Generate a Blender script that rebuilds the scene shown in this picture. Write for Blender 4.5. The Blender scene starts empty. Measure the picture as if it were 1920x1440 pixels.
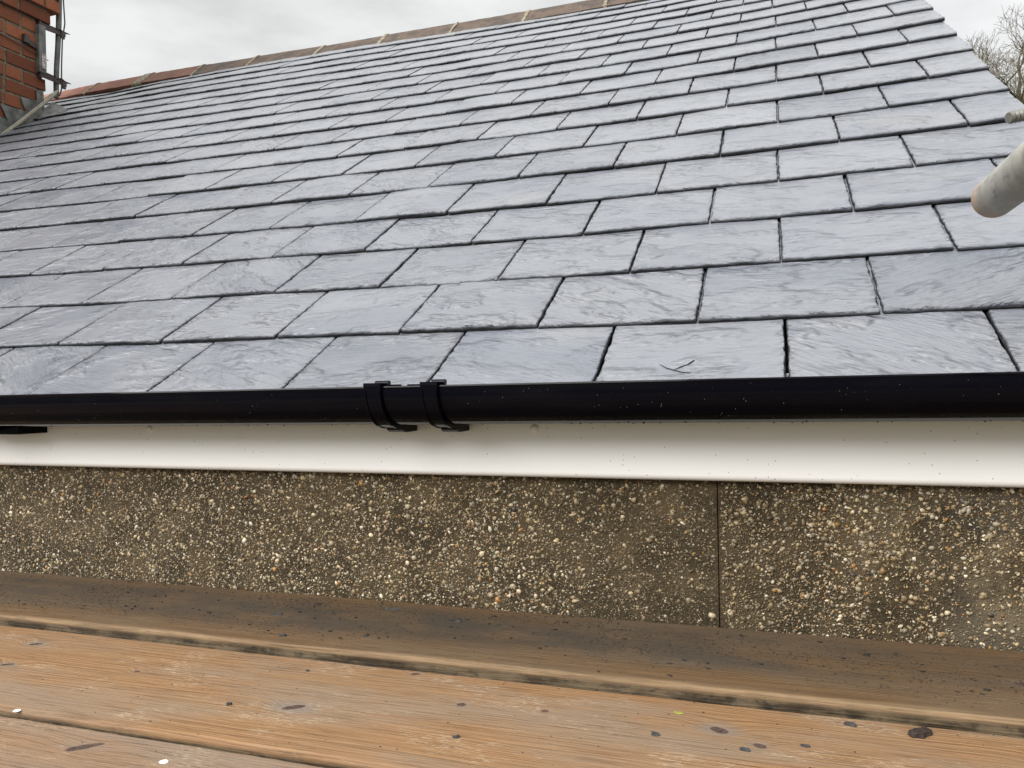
import bpy, math, random
import numpy as np
from mathutils import Matrix, Vector
random.seed(7); RNG = np.random.default_rng(11)
R_ = math.radians
scn = bpy.context.scene
COL = scn.collection

# ------------------------------------------------------------------ camera
CAMLOC = (0.35823, -1.03707, 0.05896)
RIGHT = (0.94826556, 0.31689932, -0.01916365)
DOWN = (-0.01632702, -0.01160448, -0.99979936)
FWD = (-0.31705813, 0.94838819, -0.00583011)
F_PX = 1472.31
cam = bpy.data.cameras.new('camera'); camo = bpy.data.objects.new('camera', cam); COL.objects.link(camo)
cam.sensor_width = 36; cam.lens = 36 * F_PX / 1920
cam.clip_start = 0.02; cam.clip_end = 2000
camo.matrix_world = Matrix(((RIGHT[0], -DOWN[0], -FWD[0], CAMLOC[0]), (RIGHT[1], -DOWN[1], -FWD[1], CAMLOC[1]),
                            (RIGHT[2], -DOWN[2], -FWD[2], CAMLOC[2]), (0, 0, 0, 1)))
scn.camera = camo

# ------------------------------------------------------------------ sky, sun, exposure
SUN_EL, SUN_AZ = 37.0, 213.0            # azimuth from +Y, clockwise seen from above
world = bpy.data.worlds.new('World'); scn.world = world; world.use_nodes = True
wt = world.node_tree; wn = wt.nodes; wl = wt.links
for n in list(wn): wn.remove(n)
def W(t, **kw):
    n = wn.new(t)
    for k, v in kw.items(): setattr(n, k, v)
    return n
wo = W('ShaderNodeOutputWorld'); bg = W('ShaderNodeBackground'); bg.inputs['Strength'].default_value = 0.1
sky = W('ShaderNodeTexSky', sky_type='NISHITA'); sky.sun_disc = False
sky.sun_elevation = R_(SUN_EL); sky.sun_rotation = R_(SUN_AZ)
tc = W('ShaderNodeTexCoord'); sep = W('ShaderNodeSeparateXYZ'); wl.new(tc.outputs['Generated'], sep.inputs[0])
# cloud deck: brightness rises towards the zenith as under a real overcast
mr = W('ShaderNodeMapRange'); mr.interpolation_type = 'SMOOTHSTEP'
wl.new(sep.outputs['Z'], mr.inputs['Value'])
mr.inputs['From Min'].default_value = 0.40; mr.inputs['From Max'].default_value = 0.95
mr.inputs['To Min'].default_value = 5.25; mr.inputs['To Max'].default_value = 13.0
mr2 = W('ShaderNodeMapRange'); wl.new(sep.outputs['Z'], mr2.inputs['Value'])
mr2.inputs['From Min'].default_value = -0.02; mr2.inputs['From Max'].default_value = 0.30
mr2.inputs['To Min'].default_value = 0.45; mr2.inputs['To Max'].default_value = 1.0
mpw = W('ShaderNodeMapping'); mpw.inputs['Scale'].default_value = (2.2, 2.2, 6.0); wl.new(tc.outputs['Generated'], mpw.inputs[0])
nz = W('ShaderNodeTexNoise'); nz.inputs['Scale'].default_value = 2.6; nz.inputs['Detail'].default_value = 6
nz.inputs['Roughness'].default_value = 0.55; wl.new(mpw.outputs[0], nz.inputs['Vector'])
cr = W('ShaderNodeMapRange'); wl.new(nz.outputs[0], cr.inputs['Value'])
cr.inputs['From Min'].default_value = 0.35; cr.inputs['From Max'].default_value = 0.65
cr.inputs['To Min'].default_value = 0.89; cr.inputs['To Max'].default_value = 1.14
m1 = W('ShaderNodeMath', operation='MULTIPLY'); wl.new(mr.outputs[0], m1.inputs[0]); wl.new(cr.outputs[0], m1.inputs[1])
mr3 = W('ShaderNodeMapRange'); wl.new(sep.outputs['X'], mr3.inputs['Value'])
mr3.inputs['From Min'].default_value = -0.7; mr3.inputs['From Max'].default_value = 0.25
mr3.inputs['To Min'].default_value = 0.97; mr3.inputs['To Max'].default_value = 1.10
m3 = W('ShaderNodeMath', operation='MULTIPLY'); wl.new(mr2.outputs[0], m3.inputs[0]); wl.new(mr3.outputs[0], m3.inputs[1])
m2 = W('ShaderNodeMath', operation='MULTIPLY'); wl.new(m1.outputs[0], m2.inputs[0]); wl.new(m3.outputs[0], m2.inputs[1])
comb = W('ShaderNodeVectorMath', operation='SCALE'); comb.inputs[0].default_value = (1.0, 1.0, 0.975)
wl.new(m2.outputs[0], comb.inputs['Scale'])
mx = W('ShaderNodeMix', data_type='RGBA'); mx.inputs['Factor'].default_value = 0.9
wl.new(sky.outputs[0], mx.inputs[6]); wl.new(comb.outputs[0], mx.inputs[7])
wl.new(mx.outputs[2], bg.inputs['Color']); wl.new(bg.outputs[0], wo.inputs[0])

sl = bpy.data.lights.new('sun', 'SUN'); sl.energy = 3.1; sl.angle = R_(40); sl.color = (1.0, 0.97, 0.93)
so = bpy.data.objects.new('sun', sl); COL.objects.link(so)
sd = Vector((math.sin(R_(SUN_AZ)) * math.cos(R_(SUN_EL)), math.cos(R_(SUN_AZ)) * math.cos(R_(SUN_EL)), math.sin(R_(SUN_EL))))
so.rotation_euler = sd.to_track_quat('Z', 'Y').to_euler(); so.location = (0, -3, 6)

vs = scn.view_settings; vs.view_transform = 'Standard'; vs.look = 'None'; vs.exposure = 0.7; vs.gamma = 1.0
vs.use_curve_mapping = False

# ------------------------------------------------------------------ helpers
def link(o, parent=None):
    COL.objects.link(o)
    if parent is not None: o.parent = parent
    return o
def tag(o, label=None, cat=None, group=None, kind=None):
    if label: o['label'] = label
    if cat: o['category'] = cat
    if group: o['group'] = group
    if kind: o['kind'] = kind
    return o
def empty(name, loc=(0, 0, 0), label=None, cat=None, group=None):
    o = bpy.data.objects.new(name, None); o.location = loc; o.empty_display_size = 0.05
    link(o); return tag(o, label, cat, group)
def mesh_obj(name, verts, faces, mats, parent=None, smooth=False, matidx=None, attrs=None, loc=None):
    """verts are world coordinates; if parent has a location they are made local to it."""
    v = np.asarray(verts, dtype=np.float64)
    me = bpy.data.meshes.new(name)
    if isinstance(faces, np.ndarray):
        nf, k = faces.shape
        me.vertices.add(len(v)); me.vertices.foreach_set('co', v.astype(np.float32).ravel())
        me.loops.add(nf * k); me.loops.foreach_set('vertex_index', faces.astype(np.int32).ravel())
        me.polygons.add(nf); me.polygons.foreach_set('loop_start', np.arange(0, nf * k, k, dtype=np.int32))
        me.polygons.foreach_set('loop_total', np.full(nf, k, dtype=np.int32))
        me.update(calc_edges=True)
    else:
        me.from_pydata([tuple(x) for x in v], [], [tuple(f) for f in faces])
    for m in (mats if isinstance(mats, (list, tuple)) else [mats]): me.materials.append(m)
    if matidx is not None: me.polygons.foreach_set('material_index', np.asarray(matidx, dtype=np.int32))
    if smooth is True: me.polygons.foreach_set('use_smooth', np.ones(len(me.polygons), dtype=bool))
    elif smooth is not False: me.polygons.foreach_set('use_smooth', np.asarray(smooth, dtype=bool))
    for nm, (typ, arr) in (attrs or {}).items():
        at = me.attributes.new(nm, typ, 'POINT')
        key = {'FLOAT': 'value', 'FLOAT_VECTOR': 'vector', 'FLOAT_COLOR': 'color'}[typ]
        at.data.foreach_set(key, np.asarray(arr, dtype=np.float32).ravel())
    me.validate(); me.update()
    o = bpy.data.objects.new(name, me); link(o, parent)
    if parent is not None and parent.parent is None:
        o.location = -Vector(parent.location)
    if loc is not None: o.location = loc
    return o
class MB:
    """collects simple shapes into one mesh"""
    def __init__(s): s.v = []; s.f = []; s.m = []; s.at = []
    def add(s, v, f, m=0, a=None):
        o = len(s.v); s.v += [tuple(x) for x in v]; s.f += [tuple(i + o for i in q) for q in f]; s.m += [m] * len(f)
        s.at += [a if a is not None else 0.0] * len(v)
    def box(s, lo, hi, m=0, bev=0.0, a=None, jit=0.0):
        x0, y0, z0 = lo; x1, y1, z1 = hi
        if bev <= 0:
            v = [(x, y, z) for x in (x0, x1) for y in (y0, y1) for z in (z0, z1)]
            f = [(0, 1, 3, 2), (4, 6, 7, 5), (0, 4, 5, 1), (2, 3, 7, 6), (0, 2, 6, 4), (1, 5, 7, 3)]
            s.add(v, f, m, a); return
        b = bev; V = {}; v = []; f = []
        for i, sx in enumerate((-1, 1)):
            for j, sy in enumerate((-1, 1)):
                for k, sz in enumerate((-1, 1)):
                    c = (x1 if sx > 0 else x0, y1 if sy > 0 else y0, z1 if sz > 0 else z0)
                    jx = [random.uniform(-jit, jit) for _ in range(3)]
                    for ax in range(3):
                        q = [c[t] - (0 if t == ax else b * (sx, sy, sz)[t]) + jx[t] for t in range(3)]
                        V[(i, j, k, ax)] = len(v); v.append(q)
        for ax in range(3):
            for sgn in (0, 1):
                o = [t for t in range(3) if t != ax]; idx = []
                for (p, q) in ((0, 0), (1, 0), (1, 1), (0, 1)):
                    ijk = [0, 0, 0]; ijk[ax] = sgn; ijk[o[0]] = p; ijk[o[1]] = q; idx.append(V[tuple(ijk) + (ax,)])
                flip = (sgn == 1) ^ (ax == 1)
                f.append(tuple(idx if flip else idx[::-1]))
        for ax in range(3):                      # edges along ax
            o = [t for t in range(3) if t != ax]
            for p in (0, 1):
                for q in (0, 1):
                    A = [0, 0, 0]; A[o[0]] = p; A[o[1]] = q; B = A[:]; B[ax] = 1
                    f.append((V[tuple(A) + (o[0],)], V[tuple(B) + (o[0],)], V[tuple(B) + (o[1],)], V[tuple(A) + (o[1],)]))
        for i in (0, 1):
            for j in (0, 1):
                for k in (0, 1): f.append((V[(i, j, k, 0)], V[(i, j, k, 1)], V[(i, j, k, 2)]))
        s.add(v, f, m, a)
    def tube(s, pts, rad, n=12, m=0, cap=True, a=None):
        pts = [Vector(p) for p in pts]; k = len(pts); rr = rad if hasattr(rad, '__len__') else [rad] * k
        v = []; f = []; up = None
        for i, p in enumerate(pts):
            t = (pts[min(i + 1, k - 1)] - pts[max(i - 1, 0)]).normalized()
            if up is None:
                up = Vector((0, 0, 1)) if abs(t.z) < .9 else Vector((1, 0, 0))
            e = (up - t * up.dot(t)).normalized(); up = e; w = t.cross(e)
            for j in range(n):
                an = 2 * math.pi * j / n; v.append(p + (e * math.cos(an) + w * math.sin(an)) * rr[i])
        for i in range(k - 1):
            for j in range(n): f.append((i * n + j, i * n + (j + 1) % n, (i + 1) * n + (j + 1) % n, (i + 1) * n + j))
        if cap: f.append(tuple(range(n))[::-1]); f.append(tuple((k - 1) * n + j for j in range(n)))
        s.add(v, f, m, a)
    def prism(s, poly, d, m=0, a=None):
        """poly: list of 3D points (planar), d: extrusion vector"""
        n = len(poly); v = [Vector(p) for p in poly]; v += [p + Vector(d) for p in v]
        f = [tuple(range(n))[::-1], tuple(range(n, 2 * n))] + [(i, (i + 1) % n, n + (i + 1) % n, n + i) for i in range(n)]
        s.add(v, f, m, a)
    def build(s, name, mats, parent=None, smooth=False, attr=None):
        at = {attr: ('FLOAT', s.at)} if attr else None
        o = mesh_obj(name, s.v, s.f, mats, parent, smooth, s.m, at)
        fix_normals(o); return o
def fix_normals(o):
    import bmesh
    bm = bmesh.new(); bm.from_mesh(o.data); bmesh.ops.recalc_face_normals(bm, faces=bm.faces); bm.to_mesh(o.data); bm.free()
def autosmooth(o, deg=35):
    import bmesh
    bm = bmesh.new(); bm.from_mesh(o.data)
    for f in bm.faces: f.smooth = True
    for e in bm.edges: e.smooth = not (len(e.link_faces) == 2 and e.calc_face_angle(0) > R_(deg))
    bm.to_mesh(o.data); bm.free()

_perm = RNG.random((256, 256))
def vnoise(x, y, seed=0):
    x = np.asarray(x, float) + seed * 17.31; y = np.asarray(y, float) + seed * 9.77
    xi = np.floor(x).astype(int); yi = np.floor(y).astype(int); fx = x - xi; fy = y - yi
    fx = fx * fx * (3 - 2 * fx); fy = fy * fy * (3 - 2 * fy)
    g = lambda i, j: _perm[i & 255, j & 255]
    return (g(xi, yi) * (1 - fx) + g(xi + 1, yi) * fx) * (1 - fy) + (g(xi, yi + 1) * (1 - fx) + g(xi + 1, yi + 1) * fx) * fy
def fbm(x, y, seed=0, oct=3):
    s = 0; a = .5; t = 0
    for i in range(oct): s = s + a * vnoise(x * 2 ** i, y * 2 ** i, seed + i * 3); t += a; a *= .5
    return s / t

# ------------------------------------------------------------------ materials
class NT:
    def __init__(s, name):
        s.mat = bpy.data.materials.new(name); s.mat.use_nodes = True; s.t = s.mat.node_tree
        s.b = s.t.nodes['Principled BSDF']; s.out = s.t.nodes['Material Output']
    def n(s, typ, ins=None, **kw):
        nd = s.t.nodes.new(typ)
        for k, v in kw.items(): setattr(nd, k, v)
        for k, v in (ins or {}).items(): s.set(nd.inputs[k], v)
        return nd
    def set(s, sock, v):
        if hasattr(v, 'is_output'): s.t.links.new(v, sock)
        elif hasattr(v, 'outputs'): s.t.links.new(v.outputs[0], sock)
        else: sock.default_value = v
    def math(s, op, a, b=0.0, c=None):
        ins = {0: a, 1: b}
        if c is not None: ins[2] = c
        return s.n('ShaderNodeMath', ins, operation=op).outputs[0]
    def vmap(s, vec, scale=(1, 1, 1), loc=(0, 0, 0), rot=(0, 0, 0)):
        return s.n('ShaderNodeMapping', {'Vector': vec, 'Scale': scale, 'Location': loc, 'Rotation': rot}).outputs[0]
    def noise(s, vec, scale=5, detail=4, rough=.5, dist=0.0):
        return s.n('ShaderNodeTexNoise', {'Vector': vec, 'Scale': scale, 'Detail': detail, 'Roughness': rough, 'Distortion': dist}).outputs[0]
    def ramp(s, v, a, b, lo=0.0, hi=1.0, smooth=True):
        return s.n('ShaderNodeMapRange', {'Value': v, 'From Min': a, 'From Max': b, 'To Min': lo, 'To Max': hi},
                   interpolation_type='SMOOTHSTEP' if smooth else 'LINEAR').outputs[0]
    def mix(s, f, a, b, blend='MIX'):
        nd = s.n('ShaderNodeMix', data_type='RGBA', blend_type=blend)
        s.set(nd.inputs[0], f); s.set(nd.inputs[6], a if not isinstance(a, tuple) else (*a, 1)[:4]); s.set(nd.inputs[7], b if not isinstance(b, tuple) else (*b, 1)[:4])
        return nd.outputs[2]
    def attr(s, name, out='Fac'):
        return s.n('ShaderNodeAttribute', attribute_name=name).outputs[out]
    def obj(s): return s.n('ShaderNodeTexCoord').outputs['Object']
    def bump(s, h, dist=.001, strength=1.0, normal=None):
        ins = {'Height': h, 'Distance': dist, 'Strength': strength}
        if normal is not None: ins['Normal'] = normal
        return s.n('ShaderNodeBump', ins).outputs[0]
    def done(s, color=None, rough=None, normal=None, spec=None, metal=None, **kw):
        def st(k, v):
            if v is None: return
            if isinstance(v, tuple): v = (*v, 1)[:4]
            s.set(s.b.inputs[k], v)
        st('Base Color', color); st('Roughness', rough); st('Normal', normal); st('Specular IOR Level', spec); st('Metallic', metal)
        for k, v in kw.items(): s.set(s.b.inputs[k], v)
        return s.mat

def mat_slate():
    m = NT('riven_slate')
    g = m.n('ShaderNodeAttribute', attribute_name='grain'); gv = g.outputs['Vector']
    sp = m.n('ShaderNodeSeparateXYZ', {0: gv}); rnd = sp.outputs[2]
    edge = m.attr('edge')
    rim = m.n('ShaderNodeSeparateXYZ', {0: m.attr('rim', 'Vector')}); ds, db, su = rim.outputs
    # cleft terraces: the height falls in thin steps along wandering contour lines
    n1 = m.noise(m.vmap(gv, (3.4, 18, 0.0)), 1.0, 6, .62, .25)
    t1 = m.math('MULTIPLY', n1, 13.0); fr = m.math('FRACT', t1); fl = m.math('SUBTRACT', t1, fr)
    step = m.math('ADD', fl, m.ramp(fr, 0.0, 0.08))
    nmask = m.ramp(m.noise(m.vmap(gv, (8, 14, 0), (3, 7, 0)), 1.0, 3), .46, .60)
    stepm = m.math('MULTIPLY', step, nmask)
    fine = m.noise(m.vmap(gv, (30, 230, 0)), 1.0, 5, .62, .3)
    grain = m.noise(m.vmap(gv, (420, 600, 0)), 1.0, 2)
    wav = m.noise(m.vmap(gv, (5, 26, 0), (9, 2, 0)), 1.0, 4)
    h = m.math('ADD', m.math('MULTIPLY', stepm, .8), m.math('MULTIPLY', fine, 1.7))
    h = m.math('ADD', h, m.math('MULTIPLY', grain, .25)); h = m.math('ADD', h, m.math('MULTIPLY', wav, 3.2)); h = m.math('MULTIPLY', h, m.ramp(m.math('FRACT', m.math('MULTIPLY', rnd, 7.3)), 0, 1, .45, 1.35, False))
    nb = m.bump(h, .0014, 1.0)
    base = m.mix(m.ramp(rnd, 0, 1, smooth=False), (.122, .133, .160), (.176, .186, .210))
    tone = m.noise(m.vmap(gv, (4, 8, 0), (1, 4, 0)), 1.0, 5, .6)
    base = m.mix(m.ramp(tone, .35, .7), base, (.176, .185, .205))
    warm = m.ramp(m.noise(m.vmap(gv, (2.3, 3.1, 0), (11, 3, 0)), 1.0, 3), .60, .74, 0, .30)
    base = m.mix(warm, base, (.180, .170, .166))
    streak = m.ramp(m.noise(m.vmap(gv, (14, 210, 0), (2, 1, 0)), 1.0, 4, .65), .53, .66, 0, .38)
    base = m.mix(streak, base, (.070, .075, .090))
    # thin dark cleft lines: dirt plus their shadow, both put into the colour
    cm = m.ramp(m.noise(m.vmap(gv, (10, 17, 0), (5, 5, 0)), 1.0, 3), .50, .58)
    crack = m.math('MULTIPLY', m.math('MULTIPLY', m.ramp(fr, .80, .97), cm), nmask)
    base = m.mix(m.math('MULTIPLY', crack, .85), base, (.030, .032, .036))
    nick = m.ramp(m.noise(m.vmap(gv, (26, 330, 0), (4, 9, 0)), 1.0, 3, .6), .60, .635, 0, .50)
    base = m.mix(nick, base, (.045, .047, .052))
    pale = m.ramp(m.noise(m.vmap(gv, (45, 120, 0), (8, 8, 0)), 1.0, 4), .66, .78, 0, .32)
    base = m.mix(pale, base, (.30, .305, .315))
    # feathered flakes left by the slate cutter along the sides and the lower edge
    fv = m.n('ShaderNodeCombineXYZ', {0: m.math('MULTIPLY', ds, 60.0), 1: m.math('ADD', m.math('MULTIPLY', su, 330.0), m.math('MULTIPLY', ds, 150.0)), 2: m.math('MULTIPLY', rnd, 91.0)})
    fn = m.noise(fv, 1.0, 3, .6)
    reach = m.ramp(m.noise(m.n('ShaderNodeCombineXYZ', {0: 3.0, 1: m.math('MULTIPLY', su, 38.0), 2: m.math('MULTIPLY', rnd, 57.0)}), 1.0, 2), .35, .72, .003, .022)
    fe = m.math('MULTIPLY', m.ramp(fn, .545, .585), m.ramp(m.math('DIVIDE', ds, reach), .25, 1.0, 1.0, 0.0))
    bn = m.noise(m.vmap(gv, (42, 42, 0), (6, 6, 0)), 1.0, 4, .6)
    bl = m.math('ADD', m.math('MULTIPLY', db, 1.0), m.math('MULTIPLY', m.math('SUBTRACT', bn, .5), .024))
    b1 = m.math('MULTIPLY', m.ramp(m.math('ABSOLUTE', m.math('SUBTRACT', bl, .0045)), .0003, .0009, 1.0, 0.0), m.ramp(m.noise(m.vmap(gv, (24, 24, 0), (2, 6, 0)), 1.0, 2), .44, .54))
    b2 = m.math('MULTIPLY', m.ramp(m.math('ABSOLUTE', m.math('SUBTRACT', bl, .0085)), .0003, .0009, 1.0, 0.0), m.ramp(m.noise(m.vmap(gv, (18, 18, 0), (1, 6, 0)), 1.0, 2), .52, .60))
    flake = m.math('MINIMUM', m.math('ADD', m.math('ADD', fe, b1), b2), 1.0)
    base = m.mix(m.math('MULTIPLY', flake, .82), base, (.022, .023, .027))
    base = m.mix(m.ramp(edge, .12, .5, 0, .93), base, (.022, .023, .027))
    ro = m.math('ADD', m.ramp(tone, .3, .7, .27, .40), m.math('MULTIPLY', edge, .3))
    return m.done(base, ro, nb, m.ramp(edge, 0, .25, .5, .06))
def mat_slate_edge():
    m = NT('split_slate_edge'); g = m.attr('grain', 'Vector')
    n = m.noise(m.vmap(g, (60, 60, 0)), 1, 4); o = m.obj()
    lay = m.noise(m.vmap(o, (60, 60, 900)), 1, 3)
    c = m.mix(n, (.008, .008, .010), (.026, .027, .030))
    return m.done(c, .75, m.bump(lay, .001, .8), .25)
def mat_plain(name, col, rough=.5, spec=.5, var=.15, scale=30, bump=.0, metal=None):
    m = NT(name); o = m.obj(); n = m.noise(o, scale, 4)
    a = tuple(x * (1 - var) for x in col); b = tuple(min(1, x * (1 + var)) for x in col)
    c = m.mix(m.ramp(n, .3, .7), a, b)
    return m.done(c, rough, m.bump(m.noise(o, scale * 6, 3), bump, .7) if bump else None, spec, metal)
def mat_gutter():
    m = NT('black_gloss_plastic'); o = m.obj()
    sp = m.noise(m.vmap(o, (1, 1, 1)), 900, 1); dust = m.ramp(sp, .74, .80)
    sm = m.ramp(m.noise(m.vmap(o, (2, 12, 12)), 3, 4), .45, .8)
    c = m.mix(m.math('MULTIPLY', dust, .2), (.0028, .0028, .0055), (.20, .20, .19))
    c = m.mix(m.math('MULTIPLY', sm, .02), c, (.15, .13, .11))
    r = m.math('ADD', .06, m.math('ADD', m.math('MULTIPLY', sm, .08), m.math('MULTIPLY', dust, .4)))
    return m.done(c, r, m.bump(m.noise(m.vmap(o, (.6, 20, 20)), 3, 2), .0006, .25), .08)
def mat_upvc():
    m = NT('white_upvc'); o = m.obj()
    v = m.n('ShaderNodeTexVoronoi', {'Vector': o, 'Scale': 120.0, 'Randomness': 1.0}, feature='F1')
    keep = m.ramp(m.n('ShaderNodeSeparateColor', {0: v.outputs['Color']}).outputs[0], .70, .72)
    size = m.ramp(m.n('ShaderNodeSeparateColor', {0: v.outputs['Color']}).outputs[1], 0, 1, .05, .14, False)
    d = m.math('LESS_THAN', v.outputs['Distance'], size)
    spk = m.math('MULTIPLY', m.math('MULTIPLY', d, keep), .85)
    film = m.ramp(m.noise(m.vmap(o, (3, 3, 10)), 2.0, 5), .4, .75, 0, .35)
    c = m.mix(film, (.86, .86, .855), (.80, .795, .785))
    c = m.mix(spk, c, (.05, .045, .04))
    return m.done(c, .33, None, .45)
def mat_render():
    m = NT('pebble_dash_mortar'); o = m.obj()
    n = m.noise(o, 14, 6, .6); f = m.noise(o, 260, 4, .6); f2 = m.noise(o, 700, 2)
    c = m.mix(m.ramp(n, .35, .7), (.034, .024, .011), (.084, .060, .030))
    c = m.mix(m.ramp(f, .55, .75, 0, .7), c, (.18, .135, .08))
    c = m.mix(m.ramp(f, .46, .30, 0, .8), c, (.03, .023, .015))
    sx = m.n('ShaderNodeSeparateXYZ', {0: o})
    patch = m.math('MULTIPLY', m.ramp(sx.outputs[0], .40, .56), m.ramp(m.noise(m.vmap(o, (1, 1, .8), (3.3, 0, 1.2)), 11, 4), .44, .60))
    c = m.mix(m.math('MULTIPLY', patch, .6), c, (.20, .158, .100))
    dk = m.math('MULTIPLY', m.ramp(sx.outputs[0], .50, .60), m.ramp(m.noise(m.vmap(o, (1, 1, 1), (7.3, 0, 2.2)), 9, 4), .50, .62))
    c = m.mix(m.math('MULTIPLY', dk, .6), c, (.050, .043, .033))
    h = m.math('ADD', m.math('MULTIPLY', f, 1.0), m.math('MULTIPLY', f2, .5))
    return m.done(c, .8, m.bump(h, .004, .9), .3)
def mat_attrcol(name, rough=.5, spec=.5, scale=500, amt=.25):
    m = NT(name); c = m.attr('col', 'Color'); o = m.obj(); n = m.noise(o, scale, 3)
    c2 = m.mix(m.ramp(n, .35, .7, 0, amt), c, (.04, .032, .02))
    return m.done(c2, rough, m.bump(n, .0006, .6), spec)
def mat_wood(name, pal, dirt, seed):
    """pal: earlywood, latewood, weathered grey; dirt: strength of the black grit film"""
    m = NT(name); o = m.obj(); sep = m.n('ShaderNodeSeparateXYZ', {0: o}); x, y, z = sep.outputs
    kn = m.attr('knot'); halo = m.attr('halo'); worn = m.attr('worn')
    warp = m.noise(m.vmap(o, (1.3, 5, 5), (seed, seed * 2, 0)), 1.0, 3)
    yy = m.math('ADD', y, m.math('MULTIPLY', warp, .045)); yy = m.math('ADD', yy, m.math('MULTIPLY', halo, .02))
    yy = m.math('ADD', yy, m.math('MULTIPLY', z, .9))
    ring = m.n('ShaderNodeTexNoise', {'W': m.math('MULTIPLY', yy, 330.0), 'Scale': 1.0, 'Detail': 2.0}, noise_dimensions='1D').outputs[0]
    late = m.ramp(ring, .44, .62)
    fib = m.noise(m.vmap(o, (14, 400, 400), (seed, 0, 0)), 1.0, 5, .65)
    big = m.noise(m.vmap(o, (3.0, 13, 13), (seed * 3, 1, 0)), 1.0, 5, .6)
    blot = m.noise(m.vmap(o, (9, 22, 22), (seed * 5, 2, 0)), 1.0, 6, .65)
    c = m.mix(late, pal[0], pal[1])
    c = m.mix(m.ramp(big, .38, .66, 0, .85), c, pal[2])
    c = m.mix(m.ramp(fib, .50, .66, 0, .55), c, tuple(q * .42 for q in pal[1]))
    scuff = m.math('MULTIPLY', m.ramp(blot, .50, .64), m.ramp(m.noise(m.vmap(o, (110, 520, 520), (1, seed, 0)), 1.0, 4, .7), .50, .60))
    c = m.mix(m.math('MULTIPLY', scuff, pal[4]), c, (.40, .33, .24))
    c = m.mix(m.ramp(halo, .25, .9, 0, .55), c, (.15, .138, .122))
    c = m.mix(m.ramp(kn, .35, .6), c, m.mix(m.ramp(m.noise(o, 300, 3), .4, .6), (.042, .026, .021), (.085, .053, .041)))
    if dirt:
        dn = m.noise(m.vmap(o, (7, 11, 11), (seed, 9, 0)), 1.0, 5, .6)
        film = m.ramp(dn, .30, .60, .35, 1.0)
        c = m.mix(m.math('MULTIPLY', m.math('MULTIPLY', film, m.attr('dirt')), dirt), c, pal[3])
        sk = m.noise(m.vmap(o, (150, 330, 330), (seed, 1, 3)), 1.0, 4, .7)
        c = m.mix(m.math('MULTIPLY', m.ramp(sk, .58, .66), m.math('MULTIPLY', m.attr('dirt'), .8)), c, (.022, .019, .016))
    else:
        sk = m.noise(m.vmap(o, (90, 200, 200), (seed, 1, 3)), 1.0, 3, .6)
        c = m.mix(m.ramp(sk, .70, .76, 0, .7), c, (.06, .04, .025))
    c = m.mix(m.math('MULTIPLY', worn, m.ramp(m.noise(m.vmap(o, (9, 420, 420), (seed, 6, 0)), 1.0, 4, .6), .36, .58, .15, 1.0)), c, (.235, .160, .088))
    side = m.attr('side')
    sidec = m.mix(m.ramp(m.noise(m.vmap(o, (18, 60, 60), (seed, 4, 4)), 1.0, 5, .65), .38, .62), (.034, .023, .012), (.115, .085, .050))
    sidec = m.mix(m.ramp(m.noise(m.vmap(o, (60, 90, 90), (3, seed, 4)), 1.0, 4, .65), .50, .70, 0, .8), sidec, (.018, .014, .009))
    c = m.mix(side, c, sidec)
    h = m.math('ADD', m.math('MULTIPLY', ring, .8), m.math('MULTIPLY', fib, 1.0)); h = m.math('ADD', h, m.math('MULTIPLY', blot, .9))
    return m.done(c, m.ramp(big, .3, .7, .58, .75), m.bump(h, .0013, .8), .3)
def mat_brick():
    m = NT('red_brick'); r = m.attr('tone'); o = m.obj(); n = m.noise(o, 18, 5, .6); f = m.noise(o, 120, 4)
    c = m.mix(r, (.15, .049, .026), (.30, .104, .050))
    c = m.mix(m.ramp(n, .50, .72, 0, .65), c, (.19, .055, .032))
    c = m.mix(m.ramp(f, .60, .74, 0, .5), c, (.10, .045, .03))
    return m.done(c, .85, m.bump(m.math('ADD', f, n), .004, .7), .25)
def mat_ridge():
    m = NT('clay_ridge_tile'); o = m.obj(); r = m.attr('tone'); n = m.noise(o, 13, 6, .62); f = m.noise(o, 60, 5, .6)
    new = m.mix(m.ramp(n, .35, .7), (.25, .115, .080), (.17, .078, .055))
    old = m.mix(m.ramp(n, .40, .62), (.105, .075, .058), (.060, .050, .042))
    old = m.mix(m.ramp(f, .60, .72, 0, .8), old, (.22, .085, .05))
    old = m.mix(m.ramp(m.noise(m.vmap(o, (1, 1, 1), (4, 4, 4)), 45, 4), .66, .74, 0, .7), old, (.30, .29, .25))
    return m.done(m.mix(r, new, old), .85, m.bump(f, .006, .7), .25)
def mat_galv():
    m = NT('weathered_galvanised_steel'); o = m.obj(); n = m.noise(o, 38, 5, .6); n2 = m.noise(m.vmap(o, (1, .35, 1)), 90, 4, .6)
    c = m.mix(m.ramp(n, .35, .65), (.25, .248, .228), (.35, .342, .31))
    c = m.mix(m.ramp(n2, .52, .68, 0, .75), c, (.40, .375, .315))
    c = m.mix(m.ramp(n2, .42, .30, 0, .7), c, (.16, .155, .14))
    c = m.mix(m.math('MULTIPLY', m.attr('rust'), m.ramp(m.noise(o, 220, 3), .35, .55)), c, (.42, .19, .06))
    return m.done(c, m.ramp(n, .3, .7, .5, .7), m.bump(n2, .0008, .6), .45, .25)

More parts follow.
